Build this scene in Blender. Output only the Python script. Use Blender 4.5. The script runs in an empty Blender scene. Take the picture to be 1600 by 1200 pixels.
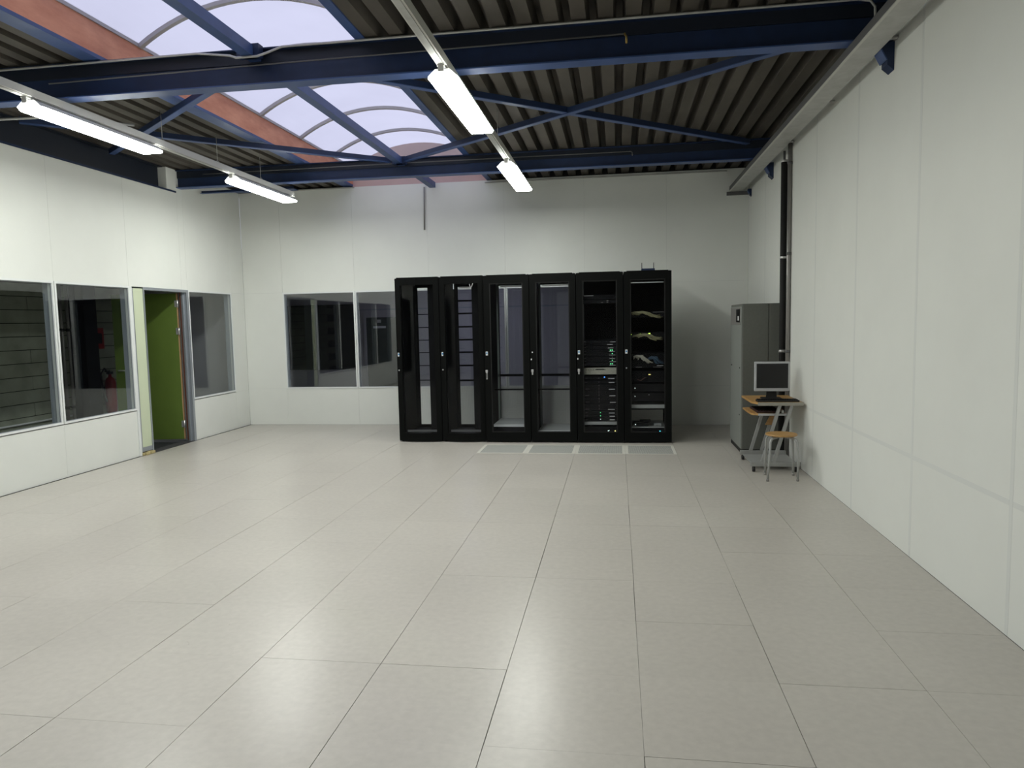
import bpy, math, random
from mathutils import Vector, Matrix
random.seed(7)
PI = math.pi
S = bpy.context.scene
COL = S.collection

# ------------------------------------------------------------------ camera
def setup_camera():
    ya, pi_, ro = 0.1457, 0.0867, 0.0204
    c, s = math.cos(ro), math.sin(ro); R = Matrix(((c,0,s),(0,1,0),(-s,0,c)))
    c, s = math.cos(pi_), math.sin(pi_); P = Matrix(((1,0,0),(0,c,s),(0,-s,c)))
    c, s = math.cos(ya), math.sin(ya); Y = Matrix(((c,-s,0),(s,c,0),(0,0,1)))
    M = Y @ P @ R
    right, fwd, up = M.col[0], M.col[1], M.col[2]
    cam = bpy.data.cameras.new('camera'); o = bpy.data.objects.new('camera', cam)
    COL.objects.link(o)
    m = Matrix.Identity(4)
    for i in range(3):
        m[i][0] = right[i]; m[i][1] = up[i]; m[i][2] = -fwd[i]
    m[0][3], m[1][3], m[2][3] = -0.0865, -2.5504, 1.595
    o.matrix_world = m
    cam.sensor_width = 36; cam.lens = 1127.9/1600*36
    cam.clip_start = 0.05; cam.clip_end = 200
    S.camera = o
setup_camera()

# ------------------------------------------------------------------ world, exposure
LAMP_POWER = 46.5
w = bpy.data.worlds.new('dusk_sky'); S.world = w; w.use_nodes = True
bg = w.node_tree.nodes['Background']
bg.inputs[0].default_value = (0.655, 0.67, 0.86, 1); bg.inputs[1].default_value = 1.24
S.view_settings.view_transform = 'Standard'; S.view_settings.look = 'None'
S.view_settings.gamma = 1; S.view_settings.use_curve_mapping = False
S.view_settings.exposure = 0.0
S.cycles.max_bounces = 10; S.cycles.diffuse_bounces = 6; S.cycles.glossy_bounces = 5
S.cycles.transparent_max_bounces = 24; S.cycles.sample_clamp_indirect = 6

# ------------------------------------------------------------------ materials
def mat(name, col, rough=0.5, metal=0.0, var=0.0, vscale=4.0, bump=0.0, bscale=80.0, emit=None, estr=0.0, spec=0.5, var_col=None, rvar=0.0, stretch=None):
    m = bpy.data.materials.new(name); m.use_nodes = True
    nt = m.node_tree; b = nt.nodes['Principled BSDF']
    b.inputs['Base Color'].default_value = (*col, 1); b.inputs['Roughness'].default_value = rough
    b.inputs['Metallic'].default_value = metal; b.inputs['Specular IOR Level'].default_value = spec
    tc = nt.nodes.new('ShaderNodeTexCoord')
    src = tc.outputs['Object']
    if stretch:
        mp = nt.nodes.new('ShaderNodeMapping'); mp.inputs['Scale'].default_value = stretch
        nt.links.new(src, mp.inputs[0]); src = mp.outputs[0]
    if var > 0:
        n = nt.nodes.new('ShaderNodeTexNoise'); n.inputs['Scale'].default_value = vscale
        n.inputs['Detail'].default_value = 6; n.inputs['Roughness'].default_value = 0.6
        nt.links.new(src, n.inputs['Vector'])
        mr = nt.nodes.new('ShaderNodeMapRange'); mr.inputs[1].default_value = 0.3; mr.inputs[2].default_value = 0.7
        nt.links.new(n.outputs['Fac'], mr.inputs[0])
        mx = nt.nodes.new('ShaderNodeMix'); mx.data_type = 'RGBA'
        c2 = var_col or tuple(max(0, c*(1-var)) for c in col)
        mx.inputs[6].default_value = (*col, 1); mx.inputs[7].default_value = (*c2, 1)
        nt.links.new(mr.outputs[0], mx.inputs[0]); nt.links.new(mx.outputs[2], b.inputs['Base Color'])
        if rvar:
            mr2 = nt.nodes.new('ShaderNodeMapRange'); mr2.inputs[3].default_value = rough-rvar; mr2.inputs[4].default_value = rough+rvar
            nt.links.new(n.outputs['Fac'], mr2.inputs[0]); nt.links.new(mr2.outputs[0], b.inputs['Roughness'])
    if bump > 0:
        n2 = nt.nodes.new('ShaderNodeTexNoise'); n2.inputs['Scale'].default_value = bscale
        nt.links.new(src, n2.inputs['Vector'])
        bp = nt.nodes.new('ShaderNodeBump'); bp.inputs['Strength'].default_value = bump; bp.inputs['Distance'].default_value = 0.01
        nt.links.new(n2.outputs['Fac'], bp.inputs['Height']); nt.links.new(bp.outputs[0], b.inputs['Normal'])
    if emit:
        b.inputs['Emission Color'].default_value = (*emit, 1); b.inputs['Emission Strength'].default_value = estr
    return m

def floor_mat(name, base):
    """vinyl-faced raised floor tile: pale mottled grey beige, each tile a shade of its own, soft gloss, small scuffs"""
    m = mat(name, base, rough=0.33)
    nt = m.node_tree; b = nt.nodes['Principled BSDF']
    tc = nt.nodes.new('ShaderNodeNewGeometry'); oi = nt.nodes.new('ShaderNodeObjectInfo')
    n = nt.nodes.new('ShaderNodeTexNoise'); n.inputs['Scale'].default_value = 26; n.inputs['Detail'].default_value = 5
    nt.links.new(tc.outputs['Position'], n.inputs['Vector'])
    cr = nt.nodes.new('ShaderNodeValToRGB')
    cr.color_ramp.elements[0].position = 0.3; cr.color_ramp.elements[1].position = 0.72
    cr.color_ramp.elements[0].color = tuple(c*0.94 for c in base)+(1,); cr.color_ramp.elements[1].color = tuple(min(1,c*1.045) for c in base)+(1,)
    nt.links.new(n.outputs['Fac'], cr.inputs[0])
    # large soft dirt
    n3 = nt.nodes.new('ShaderNodeTexNoise'); n3.inputs['Scale'].default_value = 0.9; n3.inputs['Detail'].default_value = 3
    nt.links.new(tc.outputs['Position'], n3.inputs['Vector'])
    mr3 = nt.nodes.new('ShaderNodeMapRange'); mr3.inputs[1].default_value=.3; mr3.inputs[2].default_value=.7; mr3.inputs[3].default_value=.95; mr3.inputs[4].default_value=1.03
    nt.links.new(n3.outputs['Fac'], mr3.inputs[0])
    mr = nt.nodes.new('ShaderNodeMapRange'); mr.inputs[3].default_value = 0.975; mr.inputs[4].default_value = 1.02
    nt.links.new(oi.outputs['Random'], mr.inputs[0])
    mu = nt.nodes.new('ShaderNodeMath'); mu.operation = 'MULTIPLY'
    nt.links.new(mr.outputs[0], mu.inputs[0]); nt.links.new(mr3.outputs[0], mu.inputs[1])
    # scuffs: rare thin dark spots
    n4 = nt.nodes.new('ShaderNodeTexNoise'); n4.inputs['Scale'].default_value = 7; n4.inputs['Detail'].default_value = 8; n4.inputs['Roughness'].default_value=.75; n4.inputs['Distortion'].default_value=1.5
    nt.links.new(tc.outputs['Position'], n4.inputs['Vector'])
    mr4 = nt.nodes.new('ShaderNodeMapRange'); mr4.inputs[1].default_value=.675; mr4.inputs[2].default_value=.74; mr4.inputs[3].default_value=1; mr4.inputs[4].default_value=.62
    nt.links.new(n4.outputs['Fac'], mr4.inputs[0])
    mu2 = nt.nodes.new('ShaderNodeMath'); mu2.operation = 'MULTIPLY'
    nt.links.new(mu.outputs[0], mu2.inputs[0]); nt.links.new(mr4.outputs[0], mu2.inputs[1])
    vm = nt.nodes.new('ShaderNodeVectorMath'); vm.operation = 'SCALE'
    nt.links.new(cr.outputs[0], vm.inputs[0]); nt.links.new(mu2.outputs[0], vm.inputs['Scale'])
    nt.links.new(vm.outputs[0], b.inputs['Base Color'])
    n5 = nt.nodes.new('ShaderNodeTexNoise'); n5.inputs['Scale'].default_value = 14
    nt.links.new(tc.outputs['Position'], n5.inputs['Vector'])
    mr5 = nt.nodes.new('ShaderNodeMapRange'); mr5.inputs[3].default_value=.275; mr5.inputs[4].default_value=.315
    nt.links.new(n5.outputs['Fac'], mr5.inputs[0]); nt.links.new(mr5.outputs[0], b.inputs['Roughness'])
    b.inputs['Specular IOR Level'].default_value = 0.4
    bp = nt.nodes.new('ShaderNodeBump'); bp.inputs['Strength'].default_value = .05; bp.inputs['Distance'].default_value=.001
    n6 = nt.nodes.new('ShaderNodeTexNoise'); n6.inputs['Scale'].default_value = 60
    nt.links.new(tc.outputs['Position'], n6.inputs['Vector'])
    nt.links.new(n6.outputs['Fac'], bp.inputs['Height']); nt.links.new(bp.outputs[0], b.inputs['Normal'])
    return m

def glass_mat(name, tint, r0=0.07, gain=0.9):
    m = bpy.data.materials.new(name); m.use_nodes = True; nt = m.node_tree; nt.nodes.clear()
    out = nt.nodes.new('ShaderNodeOutputMaterial'); tr = nt.nodes.new('ShaderNodeBsdfTransparent'); gl = nt.nodes.new('ShaderNodeBsdfGlossy')
    tr.inputs[0].default_value = (*tint, 1); gl.inputs['Roughness'].default_value = 0.0
    lw = nt.nodes.new('ShaderNodeLayerWeight'); lw.inputs[0].default_value = 0.5
    pw = nt.nodes.new('ShaderNodeMath'); pw.operation = 'POWER'; pw.inputs[1].default_value = 5
    ma = nt.nodes.new('ShaderNodeMath'); ma.operation = 'MULTIPLY_ADD'; ma.inputs[1].default_value = gain; ma.inputs[2].default_value = r0
    mx = nt.nodes.new('ShaderNodeMixShader')
    nt.links.new(lw.outputs['Facing'], pw.inputs[0]); nt.links.new(pw.outputs[0], ma.inputs[0]); nt.links.new(ma.outputs[0], mx.inputs[0])
    nt.links.new(tr.outputs[0], mx.inputs[1]); nt.links.new(gl.outputs[0], mx.inputs[2]); nt.links.new(mx.outputs[0], out.inputs[0])
    return m

def perforated_mat(name, col, pitch, hole, axes='xz', rough=.5, backing=None):
    """sheet metal with staggered round holes (holes are transparent, or show the backing colour)"""
    m = mat(name, col, rough=rough)
    nt = m.node_tree; b = nt.nodes['Principled BSDF']; out = [n for n in nt.nodes if n.type == 'OUTPUT_MATERIAL'][0]
    tc = nt.nodes.new('ShaderNodeTexCoord'); sp = nt.nodes.new('ShaderNodeSeparateXYZ'); nt.links.new(tc.outputs['Object'], sp.inputs[0])
    def M(op, a, bb=None):
        n = nt.nodes.new('ShaderNodeMath'); n.operation = op
        for i, v in enumerate((a, bb)):
            if v is None: continue
            if isinstance(v, (int, float)): n.inputs[i].default_value = v
            else: nt.links.new(v, n.inputs[i])
        return n.outputs[0]
    u = M('DIVIDE', sp.outputs[axes[0].upper()], pitch); v = M('DIVIDE', sp.outputs[axes[1].upper()], pitch)
    a = M('MULTIPLY', M('SINE', M('MULTIPLY', u, 2*PI)), M('SINE', M('MULTIPLY', v, 2*PI)))
    mask = M('GREATER_THAN', M('ABSOLUTE', a), hole)
    if backing:
        mx = nt.nodes.new('ShaderNodeMix'); mx.data_type = 'RGBA'
        mx.inputs[6].default_value = (*col, 1); mx.inputs[7].default_value = (*backing, 1)
        nt.links.new(mask, mx.inputs[0]); nt.links.new(mx.outputs[2], b.inputs['Base Color'])
    else:
        tr = nt.nodes.new('ShaderNodeBsdfTransparent'); mx = nt.nodes.new('ShaderNodeMixShader')
        nt.links.new(mask, mx.inputs[0]); nt.links.new(b.outputs[0], mx.inputs[1]); nt.links.new(tr.outputs[0], mx.inputs[2]); nt.links.new(mx.outputs[0], out.inputs[0])
    return m

def emit_mat(name, col, strength):
    m = bpy.data.materials.new(name); m.use_nodes = True; nt = m.node_tree; nt.nodes.clear()
    out = nt.nodes.new('ShaderNodeOutputMaterial'); e = nt.nodes.new('ShaderNodeEmission')
    e.inputs[0].default_value = (*col, 1); e.inputs[1].default_value = strength
    nt.links.new(e.outputs[0], out.inputs[0]); return m

WALL = (0.755, 0.77, 0.73)
M_wall = mat('white_panel', WALL, rough=.45, var=.05, vscale=1.3, spec=.3)
M_strip = mat('grey_joint', (.56,.57,.56), rough=.5)
M_jstrip = mat('joint_cover', (.675,.693,.665), rough=.5)
M_trimw = mat('white_aluminium', (.74,.76,.75), rough=.35)
M_alu = mat('grey_aluminium', (.38,.41,.45), rough=.35, metal=.6)
M_reveal = mat('grey_reveal', (.30,.33,.37), rough=.5)
M_tile = floor_mat('vinyl_tile', (.470,.444,.400))
M_slab = mat('dark_subfloor', (.035,.035,.035), rough=.9)
M_ventframe = mat('pale_vent_frame', (.62,.61,.55), rough=.4)
M_ventsheet = perforated_mat('perforated_vent', (.50,.50,.46), .024, .45, 'xy', backing=(.10,.11,.11))
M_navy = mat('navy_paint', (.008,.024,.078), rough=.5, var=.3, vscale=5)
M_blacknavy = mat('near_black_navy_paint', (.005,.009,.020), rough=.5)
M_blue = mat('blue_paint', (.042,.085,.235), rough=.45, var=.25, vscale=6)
M_deck = mat('dusty_deck_steel', (.092,.080,.065), rough=.7, metal=.1, var=.45, vscale=3, stretch=(1,.35,1))
M_roofblack = mat('black_roof_slab', (.012,.012,.012), rough=.95)
M_curb = mat('salmon_primer', (.72,.34,.21), rough=.65, var=.35, vscale=5, var_col=(.52,.205,.12), stretch=(1,.5,1.5))
M_curbend = mat('pink_board', (.58,.42,.40), rough=.7, var=.1)
M_gable = mat('brown_gable_sheet', (.55,.44,.42), rough=.7)
M_bar = mat('pale_glazing_bar', (.42,.41,.42), rough=.5)
M_galv = mat('galvanised_steel', (.50,.50,.48), rough=.5, metal=.35, var=.2, vscale=9, var_col=(.40,.40,.38))
M_galvdark = mat('dark_galvanised', (.10,.10,.10), rough=.6)
M_trunk = mat('cream_trunking', (.52,.52,.48), rough=.45)
M_reflector = mat('white_reflector', (.85,.87,.85), rough=.3)
M_tube = emit_mat('fluorescent_tube', (.975,1.0,.93), LAMP_POWER)
M_black = mat('black_powder_coat', (.0048,.0053,.0051), rough=.6, spec=.06)
M_blackin = mat('black_inner_steel', (.004,.004,.0045), rough=.6, spec=.1)
M_gap = mat('black_gap', (.004,.004,.004), rough=.8)
M_mesh = perforated_mat('black_mesh', (.16,.165,.165), .026, .035, 'xz')
M_railz = mat('zinc_rail', (.20,.23,.22), rough=.4, metal=.5)
M_shelf = mat('pale_grey_shelf', (.30,.31,.30), rough=.45)
M_rackglass = glass_mat('smoked_glass', (.95,.96,.97), r0=.010, gain=.5)
M_glass = glass_mat('window_glass', (.955,.975,.975), r0=.085, gain=.9)
M_silver = mat('silver_metal', (.62,.62,.62), rough=.3, metal=.7)
M_white = mat('white_plastic', (.75,.77,.78), rough=.5)
M_stickerblue = mat('blue_print', (.05,.22,.45), rough=.5)
M_beige = mat('beige_equipment', (.36,.35,.29), rough=.6, var=.25, vscale=40)
M_server = mat('server_black', (.005,.005,.006), rough=.55, spec=.1)
M_handle = mat('server_handle', (.58,.59,.58), rough=.4)
M_green = emit_mat('green_led', (.15,1.0,.35), 3.0)
M_yelgreen = emit_mat('yellow_green_led', (.55,1.0,.12), 2.5)
M_yellow = emit_mat('yellow_led', (1.0,.85,.25), 2.8)
M_bluel = emit_mat('blue_led', (.06,.25,1.0), 4.2)
M_cyan = emit_mat('cyan_led', (.08,.65,.85), 2.1)
M_whitel = emit_mat('white_led', (.85,1.0,.95), 1.9)
M_cableb = mat('beige_cable', (.20,.19,.10), rough=.6)
M_cableblue = mat('blue_cable', (.03,.06,.10), rough=.6)
M_cabled = mat('dark_cable', (.05,.02,.015), rough=.6)
M_cabfront = mat('shaded_grey_cabinet', (.115,.120,.105), rough=.55, var=.12, vscale=40)  # cabinet front: its shadow is put into the darker grey
M_wood = mat('beech_wood', (.47,.27,.095), rough=.4, var=.25, vscale=7, stretch=(1,6,6))
M_woodedge = mat('grey_front_band', (.30,.29,.25), rough=.45)
M_trolley = mat('silver_grey_paint', (.36,.37,.36), rough=.4, metal=.3)
M_insul = mat('black_pipe_insulation', (.007,.007,.007), rough=.8)
M_pipe = mat('grey_pipe', (.26,.25,.24), rough=.4, metal=.4)
M_screen = mat('dark_screen', (.004,.004,.005), rough=.25)
M_bezel = mat('silver_bezel', (.42,.43,.44), rough=.4)
M_rubber = mat('black_rubber', (.01,.01,.01), rough=.6)
M_greendoor = mat('green_door_laminate', (.105,.165,.026), rough=.5, var=.12, vscale=3)
M_palegreen = mat('pale_green_panel', (.58,.64,.46), rough=.5)
M_rawwood = mat('raw_wood_edge', (.42,.26,.13), rough=.7)
M_brown = mat('brown_seal', (.10,.035,.02), rough=.8)
M_foam = mat('yellow_foam', (.42,.35,.17), rough=.9, bump=.5, bscale=40)
M_block = mat('grey_green_plank', (.42,.44,.36), rough=.85, var=.35, vscale=3)
M_corfloor = mat('corridor_floor', (.12,.13,.12), rough=.6)
M_red = mat('red_paint', (.30,.012,.015), rough=.35)
M_backwall = mat('lavender_grey_wall', (.44,.43,.46), rough=.7)
M_darkglass = mat('dark_far_window', (.012,.014,.016), rough=.2)
M_doordark = mat('dark_green_door', (.030,.042,.036), rough=.4)
M_brass = mat('brass', (.42,.30,.10), rough=.35, metal=.8)
M_polycarb = None

def poly_mat():
    m = bpy.data.materials.new('opal_polycarbonate'); m.use_nodes = True; nt = m.node_tree; nt.nodes.clear()
    out = nt.nodes.new('ShaderNodeOutputMaterial'); tr = nt.nodes.new('ShaderNodeBsdfTransparent'); tl = nt.nodes.new('ShaderNodeBsdfTranslucent')
    tr.inputs[0].default_value = (.95,.95,.97,1); mx = nt.nodes.new('ShaderNodeMixShader')
    tcn = nt.nodes.new('ShaderNodeTexCoord'); n = nt.nodes.new('ShaderNodeTexNoise'); n.inputs['Scale'].default_value = 1.2; n.inputs['Detail'].default_value = 4
    nt.links.new(tcn.outputs['Object'], n.inputs['Vector'])
    mr = nt.nodes.new('ShaderNodeMapRange'); mr.inputs[3].default_value=.78; mr.inputs[4].default_value=.95
    nt.links.new(n.outputs['Fac'], mr.inputs[0])
    cc = nt.nodes.new('ShaderNodeCombineColor'); 
    for i in range(3): nt.links.new(mr.outputs[0], cc.inputs[i])
    nt.links.new(cc.outputs[0], tl.inputs[0])
    mx.inputs[0].default_value = .5
    nt.links.new(tr.outputs[0], mx.inputs[1]); nt.links.new(tl.outputs[0], mx.inputs[2]); nt.links.new(mx.outputs[0], out.inputs[0])
    return m
M_polycarb = poly_mat()

# ------------------------------------------------------------------ mesh helpers
class MB:
    def __init__(s): s.v=[]; s.f=[]; s.sm=[]
    def box(s, x0,x1,y0,y1,z0,z1):
        i=len(s.v)
        s.v += [(x0,y0,z0),(x1,y0,z0),(x1,y1,z0),(x0,y1,z0),(x0,y0,z1),(x1,y0,z1),(x1,y1,z1),(x0,y1,z1)]
        for q in ((0,3,2,1),(4,5,6,7),(0,1,5,4),(1,2,6,5),(2,3,7,6),(3,0,4,7)): s.f.append(tuple(i+k for k in q)); s.sm.append(False)
        return s
    def bbox(s, x0,x1,y0,y1,z0,z1,b):
        """box with chamfered vertical and horizontal edges (bevel b)"""
        import bmesh
        bm=bmesh.new(); bmesh.ops.create_cube(bm,size=1)
        for v in bm.verts:
            v.co=((x0+x1)/2+v.co.x*(x1-x0),(y0+y1)/2+v.co.y*(y1-y0),(z0+z1)/2+v.co.z*(z1-z0))
        bmesh.ops.bevel(bm,geom=list(bm.edges),offset=b,segments=2,affect='EDGES',profile=.5)
        i=len(s.v); bm.verts.index_update()
        s.v += [tuple(v.co) for v in bm.verts]
        for f in bm.faces: s.f.append(tuple(i+v.index for v in f.verts)); s.sm.append(False)
        bm.free(); return s
    def prism(s, pts, axis, a0, a1):
        """polygon pts (2D) extruded along axis from a0 to a1"""
        i=len(s.v); n=len(pts)
        def P(p,a):
            return {'x':(a,p[0],p[1]),'y':(p[0],a,p[1]),'z':(p[0],p[1],a)}[axis]
        s.v += [P(p,a0) for p in pts]+[P(p,a1) for p in pts]
        s.f.append(tuple(i+k for k in range(n))[::-1]); s.f.append(tuple(i+n+k for k in range(n)))
        for k in range(n): s.f.append((i+k,i+(k+1)%n,i+n+(k+1)%n,i+n+k))
        s.sm += [False]*(n+2); return s
    def tube(s, path, r, n=10, caps=True):
        path=[Vector(p) for p in path]; i0=len(s.v); prev=None
        for k,p in enumerate(path):
            d=(path[min(k+1,len(path)-1)]-path[max(k-1,0)]).normalized()
            if prev is None:
                a=Vector((0,0,1)) if abs(d.z)<.9 else Vector((1,0,0)); u=d.cross(a).normalized()
            else:
                u=(prev-d*prev.dot(d)).normalized()
            prev=u; v=d.cross(u)
            rr=r[k] if isinstance(r,(list,tuple)) else r
            for j in range(n):
                t=2*PI*j/n; s.v.append(tuple(p+u*math.cos(t)*rr+v*math.sin(t)*rr))
        for k in range(len(path)-1):
            for j in range(n):
                a=i0+k*n+j; b=i0+k*n+(j+1)%n; s.f.append((a,b,b+n,a+n)); s.sm.append(True)
        if caps:
            s.f.append(tuple(i0+j for j in range(n))[::-1]); s.sm.append(False)
            e=i0+(len(path)-1)*n; s.f.append(tuple(e+j for j in range(n))); s.sm.append(False)
        return s
    def bar(s, p, q, w, h, up=(0,0,1)):
        """rectangular bar from p to q, width w, height h"""
        p=Vector(p); q=Vector(q); d=(q-p).normalized(); u=d.cross(Vector(up)).normalized(); v=u.cross(d)
        i=len(s.v)
        for c in (p,q):
            for a,b in ((-1,-1),(1,-1),(1,1),(-1,1)): s.v.append(tuple(c+u*a*w/2+v*b*h/2))
        for f in ((0,1,2,3),(7,6,5,4),(0,4,5,1),(1,5,6,2),(2,6,7,3),(3,7,4,0)): s.f.append(tuple(i+k for k in f)); s.sm.append(False)
        return s
    def lathe(s, prof, c, n=24):
        i=len(s.v)
        for r,z in prof:
            for j in range(n):
                t=2*PI*j/n; s.v.append((c[0]+r*math.cos(t),c[1]+r*math.sin(t),c[2]+z))
        for k in range(len(prof)-1):
            for j in range(n):
                a=i+k*n+j; b=i+k*n+(j+1)%n; s.f.append((a,b,b+n,a+n)); s.sm.append(True)
        s.f.append(tuple(i+j for j in range(n))[::-1]); s.sm.append(False)
        e=i+(len(prof)-1)*n; s.f.append(tuple(e+j for j in range(n))); s.sm.append(False)
        return s
    def build(s, name, m, parent=None, loc=None):
        me=bpy.data.meshes.new(name); 
        me.from_pydata(s.v,[],s.f); me.polygons.foreach_set('use_smooth',s.sm); me.update()
        if m: me.materials.append(m)
        o=bpy.data.objects.new(name,me); COL.objects.link(o)
        if loc is not None: o.location=loc
        if parent: o.parent=parent
        return o
def B(*a): return MB().box(*a)
def rel(o_parent):
    return o_parent.location
def thing(name, label, cat, loc=(0,0,0), group=None, rotz=0):
    o=bpy.data.objects.new(name,None); COL.objects.link(o); o.location=loc; o.rotation_euler=(0,0,rotz)
    o.empty_display_size=.05
    o['label']=label; o['category']=cat
    if group: o['group']=group
    return o
def tag(o,label,cat,group=None,kind=None):
    o['label']=label; o['category']=cat
    if group: o['group']=group
    if kind: o['kind']=kind
    return o
def struct(o): o['kind']='structure'; return o
def sempty(name, label=None, cat=None):
    o=bpy.data.objects.new(name,None); COL.objects.link(o); o['kind']='structure'; o.empty_display_size=.05
    if label: o['label']=label
    if cat: o['category']=cat
    return o
def stag(o,label,cat):
    o['kind']='structure'; o['label']=label; o['category']=cat; return o
def copy_tree(o,parent=None,loc=None):
    c=o.copy(); COL.objects.link(c); c.parent=parent
    if loc is not None: c.location=loc
    for ch in list(o.children): copy_tree(ch,c)
    return c

XL, XR, YB, YF = -6.02, 1.80, 8.40, -9.0     # inner faces of the room
ZD = 3.74                                    # underside of the roof deck
ZT = 3.43                                    # top of the left partition

# ------------------------------------------------------------------ floor
fl = struct(MB().box(XL-.12, XR+.12, YF-.1, YB+.12, -.12, -.034).build('floor', M_slab))
stag(fl,'raised floor of pale grey square tiles with thin dark joints','floor')
g=.0022
gl_,gc=.0024,.0007
tm=MB(); tm.bbox(-.3+gl_/2,.3-gl_/2,-.3+gc/2,.3-gc/2,-.032,0,.0003)
tile=None
NX=[(-6.0+.6*i) for i in range(13)]
for iy in range(-1,14):
    for ix in range(13):
        cx=-6.0+.6*ix+.3; cy=.6*iy+.3
        if iy==10 and 7<=ix<=10: continue
        if tile is None:
            tile=tm.build('floor_tile',M_tile,fl); t=tile
        else:
            t=tile.copy(); COL.objects.link(t)
        t.location=(cx+random.uniform(-.0008,.0008),cy+random.uniform(-.0008,.0008),random.uniform(-.0005,0))
        t.rotation_euler=(random.uniform(-.0004,.0004),random.uniform(-.0004,.0004),0)
rb=MB()
for iy in range(-15,-1):
    for ix in range(13):
        cx=-6.0+.6*ix+.3; cy=.6*iy+.3
        rb.box(cx-.3+g/2,cx+.3-g/2,cy-.3+g/2,cy+.3-g/2,-.032,-.0004)
o=rb.build('floor_tile_field',M_tile,fl); o['kind']='stuff'
# four perforated air tiles in front of the racks
for k,ix in enumerate(range(7,11)):
    cx=-6.0+.6*ix+.3; cy=6.3
    p=bpy.data.objects.new('perforated_tile',None); COL.objects.link(p); p.parent=fl; p.location=(cx,cy,0)
    p['label']='pale framed perforated air tile in front of the server racks'
    f=MB(); a=.299; sx=.035; sy=.025
    f.box(-a,-a+sx,-a,a,-.03,.0015); f.box(a-sx,a,-a,a,-.03,.0015); f.box(-a+sx,a-sx,-a,-a+sy,-.03,.0015); f.box(-a+sx,a-sx,a-sy,a,-.03,.0015)
    f.build('tile_frame',M_ventframe,p)
    B(-a+sx,a-sx,-a+sy,a-sy,-.03,-.0005).build('perforated_sheet',M_ventsheet,p)
# ground under everything
stag(MB().box(-12,6,-12,17,-.42,-.30).build('floor_lower', M_corfloor),'dark floor of the corridor and rooms beyond the partitions','floor')

# ------------------------------------------------------------------ walls built of panels
def panel_wall(name, label, axis, coord, thick, cells, m=M_wall, gap=.004):
    """cells = list of (u0,u1,z0,z1) ; axis 'x' -> plane x=coord ; sign of thick = direction away from the room"""
    w0=sempty(name); w0['label']=label; w0['category']='wall'
    lo,hi=sorted((coord,coord+thick)); gap=.0022
    for (u0,u1,z0,z1) in cells:
        mb=MB(); gx=gap/2
        if axis=='x': mb.bbox(lo,hi,u0+gx,u1-gx,z0+gx,z1-gx,.0008)
        else: mb.bbox(u0+gx,u1-gx,lo,hi,z0+gx,z1-gx,.0008)
        mb.build('wall_panel',m,w0)
    return w0
# right wall: seams every 1.2 m, horizontal joint at 0.665
cells=[]
ys=[-9.0,-8.4,-7.2,-6.0,-4.8,-3.6,-2.4,-1.2,0,1.2,2.4,3.6,4.8,6.0,7.2,8.4]
for a,b in zip(ys,ys[1:]):
    cells += [(a,b,.0,.665),(a,b,.665,3.9)]
wr=panel_wall('wall_right','long white panelled wall on the right side of the room','x',XR,.10,cells)
B(XR+.004,XR+.05,-9.0,8.4,0,3.9).build('joint_backing',M_strip,wr)
for y in ys[1:-1]:
    B(XR-.0007,XR,y-.016,y+.016,.003,3.72).build('joint_strip',M_jstrip,wr)
for a,b in zip(ys,ys[1:]): B(XR-.0006,XR,a+.017,b-.017,.650,.680).build('joint_strip',M_jstrip,wr)
stag(B(XR+.0,XR+.14,YB+.001,YB+.14,-.02,3.74).build('trim_3',M_wall),'corner closure behind the right end of the back wall','trim')
# back wall
xs=[-6.02,-5.36,-4.16,-2.96,-1.76,-.56,.64,1.80]
cells=[]
for i,(a,b) in enumerate(zip(xs,xs[1:])):
    if 1<=i<=4: cells += [(a,b,0,.585),(a,b,2.12,3.72)]
    else: cells += [(a,b,0,.585),(a,b,.585,2.12),(a,b,2.12,3.72)]
wb=panel_wall('wall_back','white panelled back wall behind the server racks','y',YB,.12,cells)
for (a,b,c,d) in ((-6.02,-5.36,0,3.72),(-.56,1.80,0,3.72),(-5.36,-.56,0,.585),(-5.36,-.56,2.12,3.72)):
    B(a,b,YB+.004,YB+.06,c,d).build('joint_backing',M_strip,wb)
# left wall
cells=[]
LY=[-9.0,-7.58,-6.38,-5.18,-3.98,-2.78,-1.58,-.38,.82,2.02,3.22,4.42,5.62]
for i,(a,b) in enumerate(zip(LY,LY[1:])):
    top=[(a,b,2.12,ZT)]
    if i>=8: cells += [(a,b,0,.575)]+top
    else: cells += [(a,b,0,.575),(a,b,.575,2.12)]+top
cells += [(5.62,6.72,2.12,ZT),(6.72,6.85,2.12,3.73),(6.85,8.0,2.12,3.73),(6.85,8.0,0,.575),(8.0,8.4,0,.575),(8.0,8.4,.575,2.12),(8.0,8.4,2.12,3.73)]
wl=panel_wall('wall_left','white panelled partition with windows and the open door','x',XL,-.12,cells)
for (a,b,c,d) in ((-9.0,.82,0,ZT),(.82,5.62,0,.575),(.82,6.7,2.12,ZT),(6.7,8.0,2.12,3.7),(6.85,8.0,0,.575),(8.0,8.4,0,3.7)):
    B(XL-.06,XL-.004,a,b,c,d).build('joint_backing',M_strip,wl)
B(XL-.125,XL+.003,-9.0,6.72,ZT,ZT+.022).build('top_profile',M_navy,wl)
# front wall, behind the camera
xs=[-6.02,-4.82,-3.62,-2.42,-1.22,-.02,1.18,1.80]
wf=panel_wall('wall_front','white panelled wall behind the viewer','y',YF,-.12,[c for a,b in zip(xs,xs[1:]) for c in ((a,b,0,.6),(a,b,.6,3.9))])
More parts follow.
